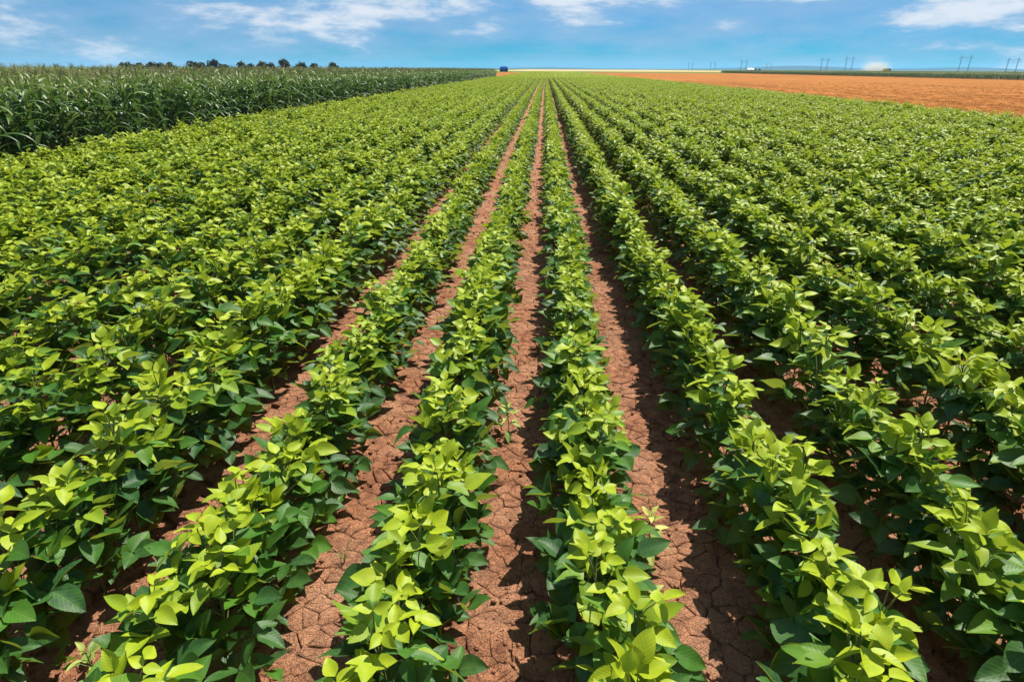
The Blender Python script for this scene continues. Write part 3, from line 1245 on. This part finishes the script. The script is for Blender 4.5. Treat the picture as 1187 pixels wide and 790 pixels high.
def wheel(root, x, y, rad, w):
    mb = MB()
    prof = [(-w / 2, rad * 0.55), (-w / 2, rad * 0.92), (-w * 0.3, rad), (w * 0.3, rad), (w / 2, rad * 0.92), (w / 2, rad * 0.55)]
    n = 18
    V, F = [], []
    for i in range(n):
        a = 2 * math.pi * i / n
        for q, rr in prof:
            V.append((x + rr * math.cos(a), y + q, rad + rr * math.sin(a)))
    m = len(prof)
    for i in range(n):
        for j in range(m - 1):
            i2 = (i + 1) % n
            F.append((i * m + j, i * m + j + 1, i2 * m + j + 1, i2 * m + j))
    o = mesh_obj('wheel', V, F, M_RUB, root, True)
    mb.tube([(x, y - w * 0.42, rad), (x, y + w * 0.42, rad)], rad * 0.56, 14)
    mb.build('rim', M_YEL, o)


def harvester():
    p = at_dist(1029, 80, 690)
    root = empty('combine_harvester', (p.x, 690, 0), R(8))
    tag(root, 'small yellow combine harvester with dark cab working in its own dust', 'harvester')
    mb = MB()
    mb.box((-3.6, -1.4, 1.1), (1.3, 1.4, 2.9), (0.15, 0.1)).box((-4.6, -1.25, 1.4), (-3.58, 1.25, 2.4), (0.2, 0.1))
    mb.build('body', M_YEL, root)
    MB().box((-2.6, -1.35, 2.92), (0.6, 1.35, 3.75), (-0.25, -0.2)).build('grain_tank', M_YEL, root)
    cabo = MB().box((1.32, -1.0, 1.8), (2.9, 1.0, 3.6), (0.12, 0.1)).build('cab', M_DARK, root)
    MB().box((1.25, -1.1, 3.61), (3.05, 1.1, 3.82), (0.1, 0.1)).build('cab_roof', M_YEL, cabo)
    MB().tube([(0.9, 1.55, 3.2), (-4.2, 1.7, 3.6)], 0.2, 10).build('unloading_auger', M_YEL, root)
    MB().box((2.2, -0.55, 0.7), (4.2, 0.55, 1.5), (0.1, 0.05)).build('feeder_house', M_GREY, root)
    hd = MB().box((4.1, -3.0, 0.35), (5.0, 3.0, 1.25), (0.2, 0.02)).build('header', M_YEL, root)
    mb = MB()
    for k in range(6):
        a = k * math.pi / 3
        mb.tube([(5.5 + 0.5 * math.cos(a), -2.9, 1.1 + 0.5 * math.sin(a)), (5.5 + 0.5 * math.cos(a), 2.9, 1.1 + 0.5 * math.sin(a))], 0.05, 4)
    mb.tube([(5.5, -2.95, 1.1), (5.5, 2.95, 1.1)], 0.09, 6)
    mb.build('reel', M_GREY, hd)
    for s in (-1, 1):
        wheel(root, 1.6, s * 1.75, 0.95, 0.7)
        wheel(root, -2.9, s * 1.55, 0.6, 0.45)
    return p


hp = harvester()


def dust():
    m, t = material('dust')
    tcn = t.add('ShaderNodeTexCoord').outputs['Object']
    ln = t.add('ShaderNodeVectorMath', {0: tcn}, operation='LENGTH').outputs['Value']
    ln = t.math('ADD', ln, t.math('MULTIPLY', t.math('SUBTRACT', t.noise(tcn, 1.7, 5, 0.6), 0.42), 1.3))
    fall = t.ramp(ln, [(0.15, 1.0), (1.0, 0.0)], 'EASE')
    edge = t.ramp(t.add('ShaderNodeVectorMath', {0: tcn}, operation='LENGTH').outputs['Value'], [(0.25, 1.0), (0.97, 0.0)], 'EASE')
    fall = t.math('MULTIPLY', fall, edge)
    n = t.noise(tcn, 2.2, 4, 0.6)
    den = t.math('MULTIPLY', t.math('MULTIPLY', fall, t.ramp(n, [(0.35, 0.1), (0.7, 1.0)])), 0.3)
    pv = t.add('ShaderNodeVolumePrincipled', {'Color': (0.95, 0.86, 0.74, 1), 'Density': den, 'Anisotropy': 0.1})
    out(t, None, pv.outputs[0])
    V, F = [], []
    nu, nv = 16, 10
    for i in range(nv + 1):
        ph = math.pi * i / nv
        for j in range(nu):
            a = 2 * math.pi * j / nu
            V.append((math.sin(ph) * math.cos(a), math.sin(ph) * math.sin(a), math.cos(ph)))
    for i in range(nv):
        for j in range(nu):
            j2 = (j + 1) % nu
            F.append((i * nu + j, (i + 1) * nu + j, (i + 1) * nu + j2, i * nu + j2))
    o = mesh_obj('dust_cloud', V, F, m)
    o.location = (hp.x - 6, 702, 4.5)
    o.scale = (24, 10, 11)
    tag(o, 'bright cream dust cloud rising round the combine harvester', 'dust', kind='stuff')


dust()

# ---- small far buildings ----
M_WHITE = simple_mat('white_render', (0.78, 0.78, 0.76), 0.7, 0.05, 1.0)
M_ROOFW = simple_mat('pale_roof', (0.62, 0.66, 0.70), 0.5, 0.08, 1.0)
M_BLUE = simple_mat('blue_metal', (0.015, 0.05, 0.24), 0.9, 0.1, 1.0, 0.0, 0.05)
M_BLUE2 = simple_mat('dark_blue_roof', (0.012, 0.04, 0.18), 0.95, 0.1, 1.0, 0.0, 0.03)
M_DOOR = simple_mat('door_grey', (0.12, 0.12, 0.13), 0.6, 0.1, 1.0)


def shed(name, px, D, w, d, h, rise, mw, mr, label, cat):
    g = at_dist(px, 82, D)
    root = empty(name, (g.x, D, 0), R(6))
    tag(root, label, cat)
    MB().box((-w / 2, -d / 2, -0.1), (w / 2, d / 2, h)).build('wall', mw, root)
    e = 0.5
    V = [(-w / 2 - e, -d / 2 - e, h - 0.1), (w / 2 + e, -d / 2 - e, h - 0.1), (w / 2 + e, d / 2 + e, h - 0.1), (-w / 2 - e, d / 2 + e, h - 0.1),
         (-w / 2 + w * 0.12, 0, h + rise), (w / 2 - w * 0.12, 0, h + rise)]
    mesh_obj('roof', V, [(0, 1, 5, 4), (2, 3, 4, 5), (1, 2, 5), (3, 0, 4), (3, 2, 1, 0)], mr, root)
    MB().box((-w * 0.16, -d / 2 - 0.12, 0), (w * 0.16, -d / 2 + 0.05, h * 0.75)).build('door', M_DOOR, root)
    for s in (-1, 1):
        MB().box((s * w * 0.33 - 0.8, -d / 2 - 0.08, h * 0.35), (s * w * 0.33 + 0.8, -d / 2 + 0.05, h * 0.7)).build('window', M_DARK, root)


shed('shed', 584, 480, 5.6, 5, 2.0, 1.5, M_BLUE, M_BLUE2, 'small dark blue shed at the far end of the corn block', 'shed')
shed('farm_building', 869.5, 1450, 14, 9, 3.0, 2.2, M_WHITE, M_ROOFW, 'tiny white farm building on the horizon between two pylons', 'building')
far_tree(876, 79.6, 1.7, 'dark bush touching the right side of the tiny white building', 40, 1440.0, 'bushes by the white building')
far_tree(880.5, 80.0, 1.3, 'smaller dark bush right of the tiny white building', 41, 1440.0, 'bushes by the white building')

# ================================================================== HAZE
m, t = material('haze')
pv = t.add('ShaderNodeVolumePrincipled', {'Color': (0.28, 0.62, 1.0, 1), 'Density': 6.5e-5, 'Anisotropy': 0.2})
out(t, None, pv.outputs[0])
hz = MB().box((-9500, -800, -1.0), (9500, 11500, 90.0)).build('haze', m)
tag(hz, 'thin blue haze lying over the whole plain', 'haze', kind='stuff')
